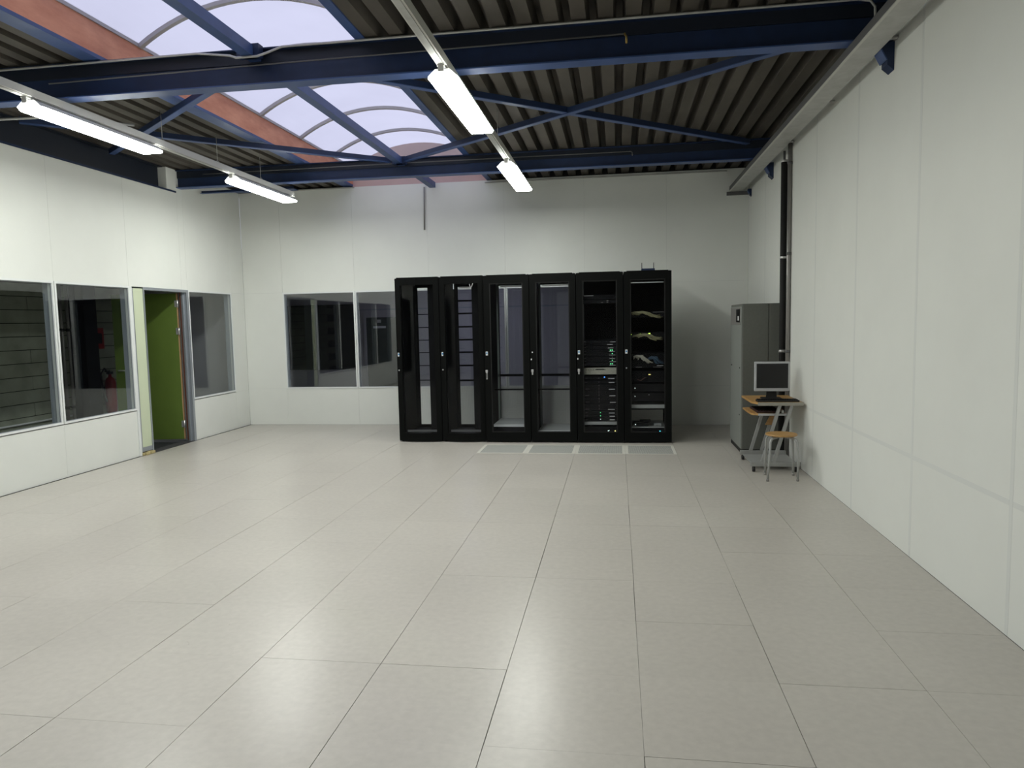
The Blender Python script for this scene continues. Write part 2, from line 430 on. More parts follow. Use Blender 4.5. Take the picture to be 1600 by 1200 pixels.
# pale green infill panel beside the door
o=MB().bbox(XL-.10,XL+.002,5.665,5.875,.10,2.10,.002).build('trim_1',M_palegreen); struct(o)
stag(o,'narrow pale green infill panel left of the open green door','trim')
MB().box(XL-.09,XL+.003,5.665,5.875,.045,.10).build('base_strip',M_alu,o)
MB().bbox(XL-.03,XL+.010,5.62,5.665,0,2.12,.003).build('post',M_trimw,o)
MB().bbox(XL-.08,XL+.004,5.665,5.69,0.05,2.10,.002).build('edge_strip',M_alu,o)

# ------------------------------------------------------------------ windows
wn=0
def window(axis, u0,u1, z0=.585, z1=2.12, back=False, label=''):
    global wn; wn+=1
    W=sempty('window_%d'%wn); W['label']=label; W['category']='window'
    def bx(mb,a,b,c,d,n0,n1,):   # a..b along wall, c..d height, n0..n1 depth behind the inner face (positive = away from room)
        if axis=='x': mb.box(XL-n1,XL-n0,a,b,c,d)
        else: mb.box(a,b,YB+n0,YB+n1,c,d)
    fr=MB(); t=.022
    bx(fr,u0,u0+t,z0,z1,-.010,.045); bx(fr,u1-t,u1,z0,z1,-.010,.045); bx(fr,u0+t,u1-t,z0,z0+t,-.010,.045); bx(fr,u0+t,u1-t,z1-t,z1,-.010,.045)
    fr.build('window_frame',M_trimw,W)
    rv=MB(); e=.006
    bx(rv,u0+.0,u0+.012,z0,z1,.045,.115); bx(rv,u1-.012,u1,z0,z1,.045,.115); bx(rv,u0+.012,u1-.012,z0,z0+.012,.045,.115); bx(rv,u0+.012,u1-.012,z1-.012,z1,.045,.115)
    rv.build('window_reveal',M_reveal,W)
    gl=MB(); bx(gl,u0+t,u1-t,z0+t,z1-t,.010,.016); gl.build('pane',M_glass,W)
    gk=MB(); k=.006
    bx(gk,u0+t,u0+t+k,z0+t,z1-t,.0,.010); bx(gk,u1-t-k,u1-t,z0+t,z1-t,.0,.010); bx(gk,u0+t+k,u1-t-k,z0+t,z0+t+k,.0,.010); bx(gk,u0+t+k,u1-t-k,z1-t-k,z1-t,.0,.010)
    gk.build('gasket',M_alu,W)
    return W
window('x',2.02,3.21,label='window in the left partition nearest the viewer, just out of the photo')
window('x',.82,2.01,label='window in the left partition beside the viewer, out of the photo')
window('x',3.22,4.405,label='leftmost window in the left partition, cut by the photo edge, showing grey planks')
window('x',4.42,5.62,label='window in the left partition next to the pale green panel, with a red extinguisher behind')
window('x',6.85,8.0,label='window in the left partition right of the open green door, nearest the corner')
window('y',-5.36,-4.163,label='window in the back wall nearest the left corner')
window('y',-4.157,-2.963,label='window in the back wall half hidden by the leftmost rack, a dark door behind it')
window('y',-2.957,-1.763,label='window in the back wall seen only through the second and third racks')
window('y',-1.757,-.56,label='window in the back wall seen only through the fourth rack')

# ------------------------------------------------------------------ open door in the left wall
D=sempty('door_1','open green door with grey metal frame in the left partition','door')
f=MB()
f.box(XL-.13,XL+.012,5.875,5.895,0,2.12)                                   # near jamb
f.box(XL-.13,XL+.012,5.895,6.85,2.085,2.12)                              # head
f.build('door_frame',M_alu,D)
f=MB(); f.box(XL-.13,XL+.012,6.80,6.85,0,2.085); f.box(XL-.055,XL-.03,6.77,6.80,0,2.085); f.build('door_jamb',M_alu,D)
B(XL-.10,XL+.01,6.835,6.852,0,2.12).build('jamb_strip',M_trimw,D)
B(XL-.14,XL+.01,5.88,6.83,-.03,.004).build('threshold',M_slab,D)
ang=math.radians(81)
hx,hy=XL-.115,6.775
L=bpy.data.objects.new('door_leaf',None); COL.objects.link(L); L.parent=D; L.location=(hx,hy,0); L.rotation_euler=(0,0,-PI/2-ang)
# local +x runs from hinge to free edge
# local -y side faces the room when ajar
MB().bbox(.004,.90,-.02,.02,.035,2.075,.002).build('leaf_panel',M_greendoor,L)
B(-.004,.004,-.019,.021,.035,2.075).build('leaf_edge',M_rawwood,L)
for z in (.25,1.55,1.93):
    MB().tube([(-.012,.026,z-.05),(-.012,.026,z+.05)],.011).box(-.012,.03,.020,.024,z-.045,z+.045).build('hinge',M_silver,L)
B(XL-.075,XL-.058,6.765,6.80,.02,2.085).build('seal_strip',M_brown,D)
hd=MB().tube([(.84,-.02,1.02),(.84,-.07,1.02),(.73,-.07,1.02)],.01).tube([(.84,.02,1.02),(.84,.07,1.02),(.73,.07,1.02)],.01).build('door_handle',M_silver,L)
# crumpled foam block under the green panel
fm=MB(); i=0
for k in range(6):
    a=5.66+.035*k; fm.bbox(XL-.05+random.uniform(-.02,.02),XL+.035+random.uniform(-.015,.02),a,a+.045,.0015,.028+random.uniform(0,.02),.006)
tag(fm.build('foam_scrap',M_foam),'crumpled yellow foam scrap on the floor under the pale green panel','foam')

# ------------------------------------------------------------------ roof deck, beams, skylight
ceil=sempty('ceiling','dark corrugated steel roof deck with a barrel skylight','ceiling')
def deck_sheet(x0,n,y0,y1,pitch=.195,flange=.105,web=.020,h=.115):
    pts=[]
    for k in range(n):
        a=x0+k*pitch
        pts += [(a,ZD),(a+flange,ZD),(a+flange+web,ZD+h),(a+pitch-web,ZD+h)]
    pts.append((x0+n*pitch,ZD))
    mb=MB(); 
    for (x,z) in pts: mb.v += [(x,y0,z),(x,y1,z)]
    for k in range(len(pts)-1):
        i=2*k; mb.f.append((i,i+1,i+3,i+2)); mb.sm.append(False)
    # closed upper side so that the sheet has thickness
    base=len(mb.v)
    for (x,z) in pts: mb.v += [(x,y0,z+.004),(x,y1,z+.004)]
    for k in range(len(pts)-1):
        i=base+2*k; mb.f.append((i+2,i+3,i+1,i)); mb.sm.append(False)
    return mb
SX0,SX1=-4.13,-2.02           # skylight opening
YD0,YD1=-9.2,8.44
def run(x0,x1):
    n=int(round((x1-x0)/.195)); k=0
    p=(x1-x0)/n
    for ya,yb in ((YD0,2.87),(2.87,6.72),(6.72,YD1)):
        k=0
        while k<n:
            c=min(5,n-k); deck_sheet(x0+k*p,c,ya,yb,pitch=p).build('deck_sheet',M_deck,ceil); k+=c
run(SX1+.075,1.93); run(-8.45,SX0-.26)
# flat flashing beside the skylight
B(SX0-.26,SX0-.15,YD0,YD1,ZD+.0,ZD+.01).build('flashing',M_deck,ceil)
# black slabs above the deck, unseen, put there to keep the sky out
B(SX1+.02,2.0,YD0,YD1,ZD+.120,ZD+.25).build('roof_sky_block',M_roofblack,ceil)
B(-8.6,SX0-.02,YD0,YD1,ZD+.120,ZD+.25).build('roof_sky_block',M_roofblack,ceil)
B(-8.6,2.0,YD1,YD1+.25,ZD-.05,ZD+.25).build('roof_edge',M_roofblack,ceil)
# closure angle where the deck meets the back wall
B(-6.02,SX0+.03,YB-.045,YB-.0005,3.700,3.712).build('closure_angle',M_galv,ceil)
B(SX1-.02,1.49,YB-.045,YB-.0005,3.677,3.688).build('closure_angle',M_galv,ceil)

sk=thing('skylight','long barrel-vault skylight of opal sheets over salmon timber upstands','skylight',(0,0,0)); sk['kind']='structure'
# blue steel trimmers along the opening
B(SX0-.15,SX0,YD0,YD1,ZD-.01,ZD+.02).build('trimmer',M_blue,sk)
B(SX1,SX1+.075,YD0,YD1,ZD-.012,ZD+.02).build('trimmer',M_blue,sk)
B(SX0-.03,SX0,YD0,YD1,ZD+.02,4.03).build('upstand',M_curb,sk)
B(SX1,SX1+.03,YD0,YD1,ZD+.02,4.03).build('upstand',M_curb,sk)
B(SX0,SX1,YD1-.02,YD1+.01,ZD-.03,4.05).build('end_board',M_curbend,sk)
B(SX0,SX1,YD0-.01,YD0+.02,ZD-.03,4.05).build('end_board',M_curbend,sk)
cxs=(SX0+SX1)/2; hw=(SX1-SX0)/2; rise=.32; zs=4.03
Rr=(hw*hw+rise*rise)/(2*rise)
def arc(n,inset=0,x0=-1,x1=1):
    a0=math.asin(hw/Rr)
    return [(cxs+(Rr-inset)*math.sin(a0*(x0+(x1-x0)*k/n)), zs+rise-Rr+(Rr-inset)*math.cos(a0*(x0+(x1-x0)*k/n))) for k in range(n+1)]
YA=[.17+1.06*k for k in range(-8,8)]
edges=[YD0]+[y for y in YA]+[YD1]
for ya,yb in zip(edges,edges[1:]):
    if yb-ya<.1: continue
    up=arc(20); lo=arc(20,.010)
    MB().prism(up+lo[::-1],'y',ya+.006,yb-.006).build('glazing_sheet',M_polycarb,sk)
for y in YA:
    up=arc(20,.012); lo=arc(20,.045)
    MB().prism(up+lo[::-1],'y',y-.022,y+.022).build('glazing_bar',M_bar,sk)
B(SX1-.012,SX1+.0,YD0,YD1,3.985,4.03).build('edge_bar',M_bar,sk)
B(SX0,SX0+.012,YD0,YD1,4.00,4.03).build('edge_bar',M_bar,sk)
for y in (YD1,):
    up=arc(20,.012); MB().prism(up+[(SX1,zs),(SX0,zs)],'y',y-.02,y).build('gable_end',M_gable,sk)
up=arc(20,.012); MB().prism(up+[(SX1,zs),(SX0,zs)],'y',YD0,YD0+.02).build('gable_end',M_gable,sk)

# main beams (I-sections)
def ibeam(name,label,y,zb,x0,x1,h=.24,b=.13):
    t=thing(name,label,'beam',(0,0,0),group='main roof beams'); 
    B(x0,x1,y-b/2,y+b/2,zb,zb+.010).build('lower_flange',M_blue,t)
    B(x0,x1,y-b/2,y+b/2,zb+h-.010,zb+h).build('upper_flange',M_navy,t)
    B(x0,x1,y-.004,y+.004,zb+.010,zb+h-.010).build('web',M_navy,t)
    B(x0,x1,y-.020,y-.005,zb+h-.10,zb+h-.011).build('upper_dark_strip',M_blacknavy,t)  # near-black strip that makes the upper part of the web darker
    return t
b1=ibeam('roof_beam','near dark blue steel roof beam crossing above the lamps',2.93,3.458,-8.4,2.0,h=.27)
b2=ibeam('roof_beam','far dark blue steel roof beam close to the back wall',6.78,3.495,-8.4,2.0,h=.235)
b9=ibeam('roof_beam','dark blue steel roof beam behind the viewer, out of the photo',-4.8,3.458,-8.4,2.0,h=.27)
b0=ibeam('roof_beam','dark blue steel roof beam above the viewer, out of the photo',-.95,3.458,-8.4,2.0,h=.27)
# bolts on the far beam
for x in (-2.75,-2.3,-2.25): pass
# cable runs along the beams
def conduit(label,pts,r=.008,name='conduit',m=M_galvdark,cat='conduit'):
    return tag(MB().tube(pts,r,8).build(name,m),label,cat)
conduit('thin grey cable along the top of the near roof beam',
  [(-5.9,2.85,3.700),(-3.3,2.85,3.714),(-3.0,2.80,3.66),(-2.93,2.765,3.628),(-2.76,2.765,3.628),(-2.70,2.80,3.66),(-2.6,2.85,3.716),(0,2.85,3.722),(1.55,2.85,3.725),(1.63,2.85,3.71),(1.66,2.85,3.67),(1.665,2.85,3.50)],.009,m=M_galv)
conduit('thin conduit on the web of the near roof beam with a brass end',
  [(-4.6,2.86,3.575),(-2.6,2.86,3.60),(-.02,2.86,3.62)],.006,m=M_galvdark)
for ch in [bpy.data.objects['conduit.001'] if 'conduit.001' in bpy.data.objects else None]:
    if ch: MB().tube([(-.02,2.86,3.625),(-.005,2.86,3.60),(-.005,2.86,3.555)],.008,8).build('brass_end',M_brass,ch)
conduit('thin conduit along the web of the far roof beam, ending near the right wall',
  [(-5.6,6.70,3.655),(-2.6,6.70,3.66),(.10,6.70,3.655),(.115,6.70,3.64),(.115,6.70,3.60)],.006,m=M_galvdark)

# purlin along the middle of the skylight
pu=thing('purlin','blue steel angle purlin running lengthwise under the middle of the skylight','purlin',(-2.845,0,0))
a=MB(); a.box(-.045,.045,-9.0,8.36,3.640,3.648); a.box(.037,.045,-9.0,8.36,3.648,3.72); a.box(-.045,-.037,-9.0,8.36,3.648,3.72); a.build('channel',M_blue,pu)
a=MB(); a.box(-.09,.09,2.78,2.855,3.64,3.73); a.build('cleat',M_navy,pu)
a=MB(); a.box(-.09,.09,6.62,6.71,3.64,3.73); a.build('cleat',M_navy,pu)
# diagonal bracing
def brace(label,p,q):
    t=thing('brace',label,'brace',(0,0,0),group='diagonal roof braces')
    p=Vector(p); q=Vector(q); d=(q-p).normalized(); n=Vector((-d.y,d.x,0))
    MB().bar(p,q,.065,.006).build('lower_leg',M_blue,t)
    o_=n*.0295
    if n.y<0: o_=-o_
    MB().bar(p+Vector((0,0,.030))-o_,q+Vector((0,0,.030))-o_,.006,.052).build('upright_leg',M_navy,t)
brace('brace from the middle of the far beam to the right end of the near beam',(-2.74,6.60,3.655),(1.78,3.12,3.655))
brace('brace from the middle of the near beam to the right end of the far beam',(-2.74,3.06,3.664),(1.49,6.69,3.664))
brace('brace from the middle of the near beam towards the left wall, above the trunking',(-2.96,3.05,3.655),(-5.97,5.41,3.655))
brace('brace from the middle of the far beam towards the left wall',(-2.97,6.65,3.664),(-5.97,4.07,3.664))
# edge beam above the left partition
t=thing('edge_beam','dark navy edge beam on top of the left partition','beam',(0,0,0))
B(XL-.11,XL-.10,-9.0,6.49,ZT+.024,ZD-.002).build('web',M_blacknavy,t); B(XL-.14,XL-.03,-9.0,6.49,ZT+.023,ZT+.031).build('lower_flange',M_blacknavy,t); B(XL-.14,XL-.03,-9.0,6.49,ZD-.012,ZD-.003).build('upper_flange',M_blacknavy,t)
tag(MB().bbox(XL-.14,XL+.012,6.50,6.71,ZT+.024,3.735,.003).build('column_casing',M_wall),'short white boxed column casing on top of the left partition','casing')
t=thing('roof_angle','pale blue steel angle above the left end of the back wall','beam',(0,0,0))
B(XL,-5.0,YB-.20,YB-.01,3.700,3.706).build('lower_leg',M_blue,t); B(XL,-5.0,YB-.206,YB-.2,3.70,3.735).build('upright_leg',M_navy,t)
conduit('short grey conduit hanging down the back wall below the skylight',[(-2.985,8.385,3.665),(-3.0,8.385,3.02)],.011,m=M_pipe)
conduit('pale cable run above the left lamp row at the photo edge',[(-6.0,3.38,3.50),(-5.2,3.50,3.52),(-4.6,3.9,3.52)],.012,m=M_galv)

t=thing('secondary_beam','small dark steel angle beyond the far beam above the left end of the back wall','beam',(0,0,0))
B(-5.93,-5.28,7.19,7.21,3.49,3.53).build('upright_leg',M_navy,t); B(-5.93,-5.28,7.15,7.19,3.49,3.495).build('lower_leg',M_blue,t)
t=thing('trunking_stub','short dark trunking stub hung on rods behind the far left lamp','trunking',(0,0,0))
MB().bbox(-5.15,-4.56,7.18,7.23,3.575,3.625,.004).build('channel',M_galvdark,t)
for x in (-5.05,-4.80): MB().tube([(x,7.205,3.62),(x,7.205,ZD+.02)],.006,6).build('hanger_rod',M_galv,t)
tag(MB().bbox(-4.86,-4.80,2.33,2.62,3.705,3.738,.004).build('wood_batten',M_rawwood),'short wooden batten under the roof deck at the upper left','batten')
# ------------------------------------------------------------------ cable tray and brackets on the right wall
t=thing('cable_tray','galvanised cable trunking along the top of the right wall','cable tray',(0,0,0))
B(1.524,1.70,-8.9,8.36,3.385,3.391).build('tray_bottom',M_galv,t)
B(1.524,1.528,-8.9,8.36,3.391,3.455).build('tray_side',M_galvdark,t); B(1.696,1.70,-8.9,8.36,3.391,3.455).build('tray_side',M_galv,t)  # left side coloured dark for the shade it lies in
B(1.519,1.537,-8.9,8.36,3.3845,3.392).build('serrated_edge',M_trunk,t)
for yy in [-8.8+1.45*q for q in range(12)]: B(1.70,1.7985,yy,yy+.04,3.44,3.45).build('wall_arm',M_galv,t)
B(1.49,1.795,8.365,8.395,3.335,3.385).build('wall_box',M_galvdark,t)
for k,(y,lab) in enumerate(((2.93,'navy steel haunch bracket under the tray at the near beam'),(6.78,'navy steel haunch bracket under the tray at the far beam'),(8.2,'small navy bracket under the tray in the far corner'))):
    s_=1 if k<2 else .55
    h=thing('haunch_bracket',lab,'bracket',(1.7995,y,3.383+(.06 if k<2 else 0)),group='tray brackets')
    MB().prism([(0,0),(-.09*s_,0),(-.095*s_,-.04*s_),(-.045*s_,-.12*s_),(-.045*s_,-.15*s_),(0,-.19*s_)],'y',-.055*s_,.055*s_).build('gusset',M_navy,h)
    MB().bar((-.090*s_,0,-.045*s_),(-.050*s_,0,-.120*s_),.13*s_,.008,up=(0,0,1)).build('flange',M_blue,h)
# pipes in front of the cooling cabinet
t=thing('insulated_pipe','vertical black insulated pipe with steel clamps beside the grey cabinet','pipe',(1.735,5.86,0))
MB().tube([(0,0,.16),(0,0,3.27)],.034,14).build('insulation',M_insul,t)
MB().tube([(0,0,3.27),(0,0,3.384)],.013,10).build('copper_end',M_galvdark,t)
for z in (.28,1.20,2.235,3.275):
    MB().lathe([(.036,-.012),(.039,-.010),(.039,.010),(.036,.012)],(0,0,z),14).bar((0,-.03,z),(.07,-.03,z),.02,.01).build('clamp',M_silver,t)
MB().tube([(-.04,-.045,1.205),(.02,-.05,1.205)],.014,8).build('valve',M_silver,t)
B(-.035,.035,-.035,.035,0,.16).build('foot_box',M_insul,t)
t=thing('bare_pipe','vertical bare grey pipe against the right wall','pipe',(1.773,5.775,0))
MB().tube([(0,0,0.0),(0,0,3.72)],.022,12).build('pipe_run',M_pipe,t)
for z in (1.20,2.27,3.24): MB().lathe([(.024,-.014),(.027,-.012),(.027,.012),(.024,.014)],(0,0,z),12).build('collar',M_galvdark,t)

# ------------------------------------------------------------------ fluorescent lamps on trunking
def trunking(label,x):
    t=thing('lighting_trunking',label,'trunking',(x,0,0),group='lighting trunking runs')
    MB().box(-.034,.034,-2.6,7.1,3.375,3.435).build('channel',M_trunk,t)
    MB().box(-.020,.020,-2.6,7.1,3.368,3.375).build('cover_strip',M_galv,t)
    for y in ((-2.2,.1,4.9) if x>-2 else (-2.2,2.2,4.2,5.2,6.2)):
        top=3.74
        MB().tube([(0,y,3.43),(0,y,top)],.003,6).tube([(-.02,y,3.44),(0,y,3.47),(.02,y,3.44)],.004,6).build('hanger_wire',M_galv,t)
    return t
trunking('pale lighting trunking carrying the right row of lamps',-1.275)
trunking('pale lighting trunking carrying the left row of lamps',-4.52)
def lamp(label,x,y):
    t=thing('fluorescent_lamp',label,'lamp',(x,y,3.30),group='twin-tube fluorescent lamps')
    MB().prism([(-.103,.0025),(-.05,.05),(.05,.05),(.103,.0025)],'y',.01,1.52).build('housing',M_reflector,t)
    n=MB(); n.box(-.025,.025,-.035,.05,.0565,.0675); n.box(-.02,.02,-.03,-.014,.02,.0565); n.build('bracket',M_galv,t)
    d=MB(); hexa=lambda k,j:[(-.106*k,.002),(.106*k,.002),(.108*k,-.003),(.092*k,-.022*j),(-.092*k,-.022*j),(-.108*k,-.003)]
    for k_,j_,yy in ((.70,.5,-.012),(1,1,.035),(1,1,1.495),(.75,.5,1.54)): d.v += [(p[0],yy,p[1]) for p in hexa(k_,j_)]
    for q in range(3):
        for w_ in range(6): d.f.append((6*q+w_,6*q+(w_+1)%6,6*q+6+(w_+1)%6,6*q+6+w_)); d.sm.append(False)
    d.f.append((5,4,3,2,1,0)); d.f.append((18,19,20,21,22,23)); d.sm += [False,False]
    d.build('diffuser',M_tube,t)
    return t
for k,y in enumerate((-.45,2.50,5.47)):
    lab=['out of the photo above the viewer','nearer to the viewer, below the near beam','far one, towards the back wall'][k]
    lamp('right-row fluorescent lamp, '+lab,-1.275,y)
    lamp('left-row fluorescent lamp, '+lab,-4.52,y+.03)

# ------------------------------------------------------------------ server racks
RY0,RY1=6.775,7.78
def frame_rect(mb,x0,x1,z0,z1,y0,y1,l,r,b,t_):
    mb.box(x0,x0+l,y0,y1,z0,z1); mb.box(x1-r,x1,y0,y1,z0,z1); mb.box(x0+l,x1-r,y0,y1,z0,z0+b); mb.box(x0+l,x1-r,y0,y1,z1-t_,z1)
def rack(i,label,style):
    x0=-3.018+.603*i
    R=thing('server_rack',label,'server rack',(x0+.3,RY0,0),group='row of black server racks')
    W=.299; DP=RY1-RY0; H=2.185
    s=MB(); s.box(-W,-W+.012,.05,DP-.03,.03,H-.02); s.build('side_panel',M_blackin,R)
    s=MB(); s.box(W-.012,W,.05,DP-.03,.03,H-.02); s.build('side_panel',M_blackin,R)
    s=MB(); s.box(-W,W,.045,DP-.02,H-.02,H); s.build('top_panel',M_black,R)
    s=MB(); s.box(-W+.02,W-.02,.06,DP-.03,H,H+.018); s.build('roof_cap',M_black,R)
    s=MB(); s.box(-W+.012,W-.012,.05,DP-.03,.03,.06); s.box(-W+.012,W-.012,.05,.09,.06,.10); s.build('base',M_blackin,R)
    for (px,py) in ((-.26,.1),(.26,.1),(-.26,DP-.12),(.26,DP-.12)):
        MB().lathe([(.022,0),(.022,.01),(.010,.012),(.010,.031)],(px,py,0),10).build('foot',M_rubber,R)
    # mounting rails
    for sx in (-1,1):
        for yy in (.16,.80):
            r=MB(); r.box(min(sx*.235,sx*.265),max(sx*.235,sx*.265),yy,yy+.003,.10,H-.06); r.box(min(sx*.262,sx*.265),max(sx*.262,sx*.265),yy,yy+.05,.10,H-.06)
            r.build('mounting_rail',M_railz if (style=='b' and sx<0) else M_blackin,R)
    # rear perforated door
    d=MB(); frame_rect(d,-W,W,.05,H-.01,DP-.02,DP,.045,.045,.05,.07); d.build('rear_door_frame',M_blackin,R)
    ms=B(-W+.045,W-.045,DP-.012,DP-.010,.10,H-.08).build('rear_mesh',M_mesh,R)
    if style=='a':
        # bowed front door: rounded plan, stiles and smoked glass
        def bow(x,extra=0): return -.0+.045-.05*math.cos(x/W*PI/2)-extra
        n=16; xs_=[-W+.002+(2*W-.004)*k/n for k in range(n+1)]
        door=MB()
        def slab(xa,xb,z0,z1,th=.03):
            m_=6; X=[xa+(xb-xa)*k/m_ for k in range(m_+1)]
            door.prism([(x,bow(x)) for x in X]+[(x,bow(x)+th) for x in X[::-1]],'z',z0,z1)
        slab(-W+.004,-W+.075,.012,H+.006); slab(W-.070,W-.004,.012,H+.006); slab(-W+.075,W-.070,.012,.12); slab(-W+.075,W-.070,H-.085,H+.006)
        df=door.build('front_door',M_black,R)
        gl=MB(); X=[-W+.075+(2*W-.145)*k/10 for k in range(11)]
        gl.prism([(x,bow(x)+.012) for x in X]+[(x,bow(x)+.016) for x in X[::-1]],'z',.12,H-.085); gl.build('door_glass',M_rackglass,R)
        fr_y=bow(-W+.03)
        # cable duct on the right-hand rail
        B(.115,.262,.17,.22,.10,H-.06).build('cable_duct',M_blackin,R)
        B(-.20,.24,.10,.13,.125,.150).build('lower_rail',M_shelf if False else M_galvdark,R)
        bb=MB()
        for k in range(1 if i==0 else 0): pass
    else:
        fr_y=0
        d=MB(); frame_rect(d,-W+.002,W-.002,.012,H+.006,0,.028,.078,.078,.125,.10); d.build('front_door',M_black,R)
        d=MB(); frame_rect(d,-W+.08,W-.08,.137,H-.094,.004,.012,.012,.012,.012,.012); d.build('glass_seal',M_gap,R)
        B(-W+.080,W-.080,.012,.016,.137,H-.094).build('door_glass',M_rackglass,R)
    # handle and label on the left stile
    hy=fr_y
    hs=MB().bbox(-W+.018,-W+.036,hy-.016,hy,.84 if i==2 else .895,.96,.004)
    if i in (2,3,4): 
        hs.build('handle',M_silver,R); 
        MB().bbox(-W+.012,-W+.042,hy-.022,hy-.015,.93,.965,.002).build('lock',M_silver,R)
        if i==2: MB().bbox(-W+.023,-W+.031,hy-.0165,hy-.0155,.855,.92,.0003).build('handle_recess',M_gap,R)
        if i==4: B(-W+.008,-W+.020,hy-.002,hy-.0002,1.085,1.105).build('sticker',M_white,R)
    else:
        MB().lathe([(.008,0),(.010,.004),(.008,.010)],(0,0,0),10).build('lock',M_silver,R,loc=(-W+.03,hy-.003,.97)).rotation_euler=(PI/2,0,0)
    if i!=3:
        st=B(-W+.016,-W+.044,hy-.002,hy-.0002,1.155,1.205).build('sticker',M_white,R)
        B(-W+.021,-W+.039,hy-.0028,hy-.002,1.172,1.195).build('printed_mark',M_stickerblue,st)
    else:
        B(-W+.022,-W+.036,hy-.002,hy-.0002,1.18,1.195).build('sticker',M_white,R)
        B(-W+.008,-W+.020,hy-.002,hy-.0002,1.085,1.105).build('sticker',M_white,R)
    # little corner screws on the roof cap
    for sx in (-1,1):
        if style=='b': MB().lathe([(.013,0),(.013,.008),(.008,.012)],(sx*.272,.02,H+.006),10).build('cap_screw',M_silver,R)
    return R
labels=['leftmost black rack, empty, with a bowed glass door and pale mesh at the back','second black rack from the left, bowed glass door, ladder rungs seen inside',
 'empty black rack, third from the left, with a flat glass door','empty black rack, fourth from the left, dark door seen through it',
 'black rack full of servers with green lights, fifth from the left','rightmost black rack with patch cables inside and a wireless router on top']
racks=[rack(i,labels[i],'a' if i<2 else 'b') for i in range(6)]
R0,R1,R2,R3,R4,R5=racks
# rack 2: rungs, rack 1 faint rungs
for z in (1.90,1.72,1.53,1.345,1.165,.975,.76):
    B(-.255,.15,.83,.85,z-.012,z+.012).build('rung',M_blackin,R1)
for z in (1.72,1.53,1.345,1.165,.975,.76): B(-.255,.15,.93,.94,z-.006,z+.006).build('rung',M_blackin,R0)
B(-.10,-.09,.02,.03,2.03,2.10).build('hanging_tag',M_white,R1)
MB().tube([(.12,.02,2.09),(.135,.02,2.04),(.15,.02,2.06),(.165,.02,2.10)],.004,6).build('loose_cable_tie',M_white,R1)
# rack 3 / 4: crossbar and bottom shelf
for R_,zc,zs_ in ((R2,.83,.215),(R3,.83,.135)):
    B(-.26,.26,.80,.83,zc-.016,zc+.016).build('crossbar',M_blackin,R_)
    B(-.26,.26,.50,.52,.645,.665).build('crossbar',M_blackin,R_)
    B(-.225,.225,.165,.80,zs_,zs_+.003).build('shelf',M_shelf,R_); B(-.225,.225,.163,.166,zs_-.03,zs_+.003).build('shelf_lip',M_handle,R_)
B(-.23,.23,.955,.975,2.085,2.10).build('top_strip',M_handle,R2)
B(-.23,.23,.955,.975,2.085,2.10).build('top_strip',M_handle,R3)
B(-.23,.23,.955,.975,2.085,2.10).build('top_strip',M_handle,R1)
# back panels for the two full racks (solid rear)
B(-.25,.25,.9,.91,.10,2.10).build('rear_baffle',M_blackin,R4)
B(-.25,.25,.9,.91,.32,2.10).build('rear_baffle',M_blackin,R5)
EY=RY0+.12     # front plane of the equipment
def z5(y): return 2.075-(y-440)*.00825-.006
def z6(y): return 2.058-(y-440)*.00819-.004
def box_unit(name,label,cat,R_,z0,z1,m,group=None,d=.6,w=.22):
    x=R_.location.x
    t=thing(name,label,cat,(x,EY,z0),group=group)
    MB().bbox(-w,w,.004,d,0.001,(z1-z0)-.002,.001).build('chassis',m,t)
    MB().bbox(-.235,.235,0,.004,.001,(z1-z0)-.002,.0008).build('faceplate',m,t)
    return t
def led(t,x,z,m,s=.008,name='indicator_light'):
    B(x-s/2,x+s/2,-.004,0,z-s/2,z+s/2).build(name,m,t)
# full rack: top switch units
t=box_unit('network_switch','black switch near the top of the fifth rack with a pale edge strip','switch',R4,z5(466),z5(459),M_server)
B(-.205,-.08,-.003,0,.046,.051).build('edge_strip',M_handle,t)
t=box_unit('network_switch','black switch with tiny pale port lights near the top of the fifth rack','switch',R4,z5(472),z5(467),M_server)
for x,z in ((.10,.030),(.10,.008),(.03,.008)): B(x-.012,x+.012,-.003,0,z-.003,z+.003).build('port_mark',M_pipe,t)
nums=['first','second','third','fourth','fifth','sixth','seventh','eighth','ninth','tenth']
k=0
for (y,x0,x1,g_) in ((532.5,.13,.20,0),(536.5,.09,.16,0),(542,.10,.17,0),(547.5,.115,.19,2),(553,.115,.19,1),(558.5,.12,.19,-1),(563.5,.12,.20,1),(569,.12,.195,2)):
    z=z5(y); h=.043 if k not in (0,) else .036
    t=box_unit('server','slim black server, %s from the top of the upper stack'%nums[k],'server',R4,z-.014,z-.014+h if k not in(0,1) else z-.014+.03,M_server,group='slim servers of the upper stack')
    B(x0,x1,-.012,-.001,.008,.013).build('handle',M_handle,t)
    if g_>0:
        led(t,.155,.028,M_green)
        if g_>1: led(t,.130,.028,M_green); led(t,.141,.028,M_green,.004)
    if g_<0: led(t,.155,.028,M_beige)
    B(-.205,-.185,-.003,0,.014,.022).build('left_latch',M_galvdark,t)
    k+=1
t=box_unit('beige_panel_unit','beige two-unit box with a strip of dark vents amid the servers in the fifth rack','equipment',R4,z5(584),z5(573),M_beige)
for x in [-.19+.03*j for j in range(9)]: B(x,x+.018,-.002,0,.058,.064).build('vent_slot',M_server,t)
B(-.06,.05,-.003,0,.060,.072).build('dark_window',M_server,t)
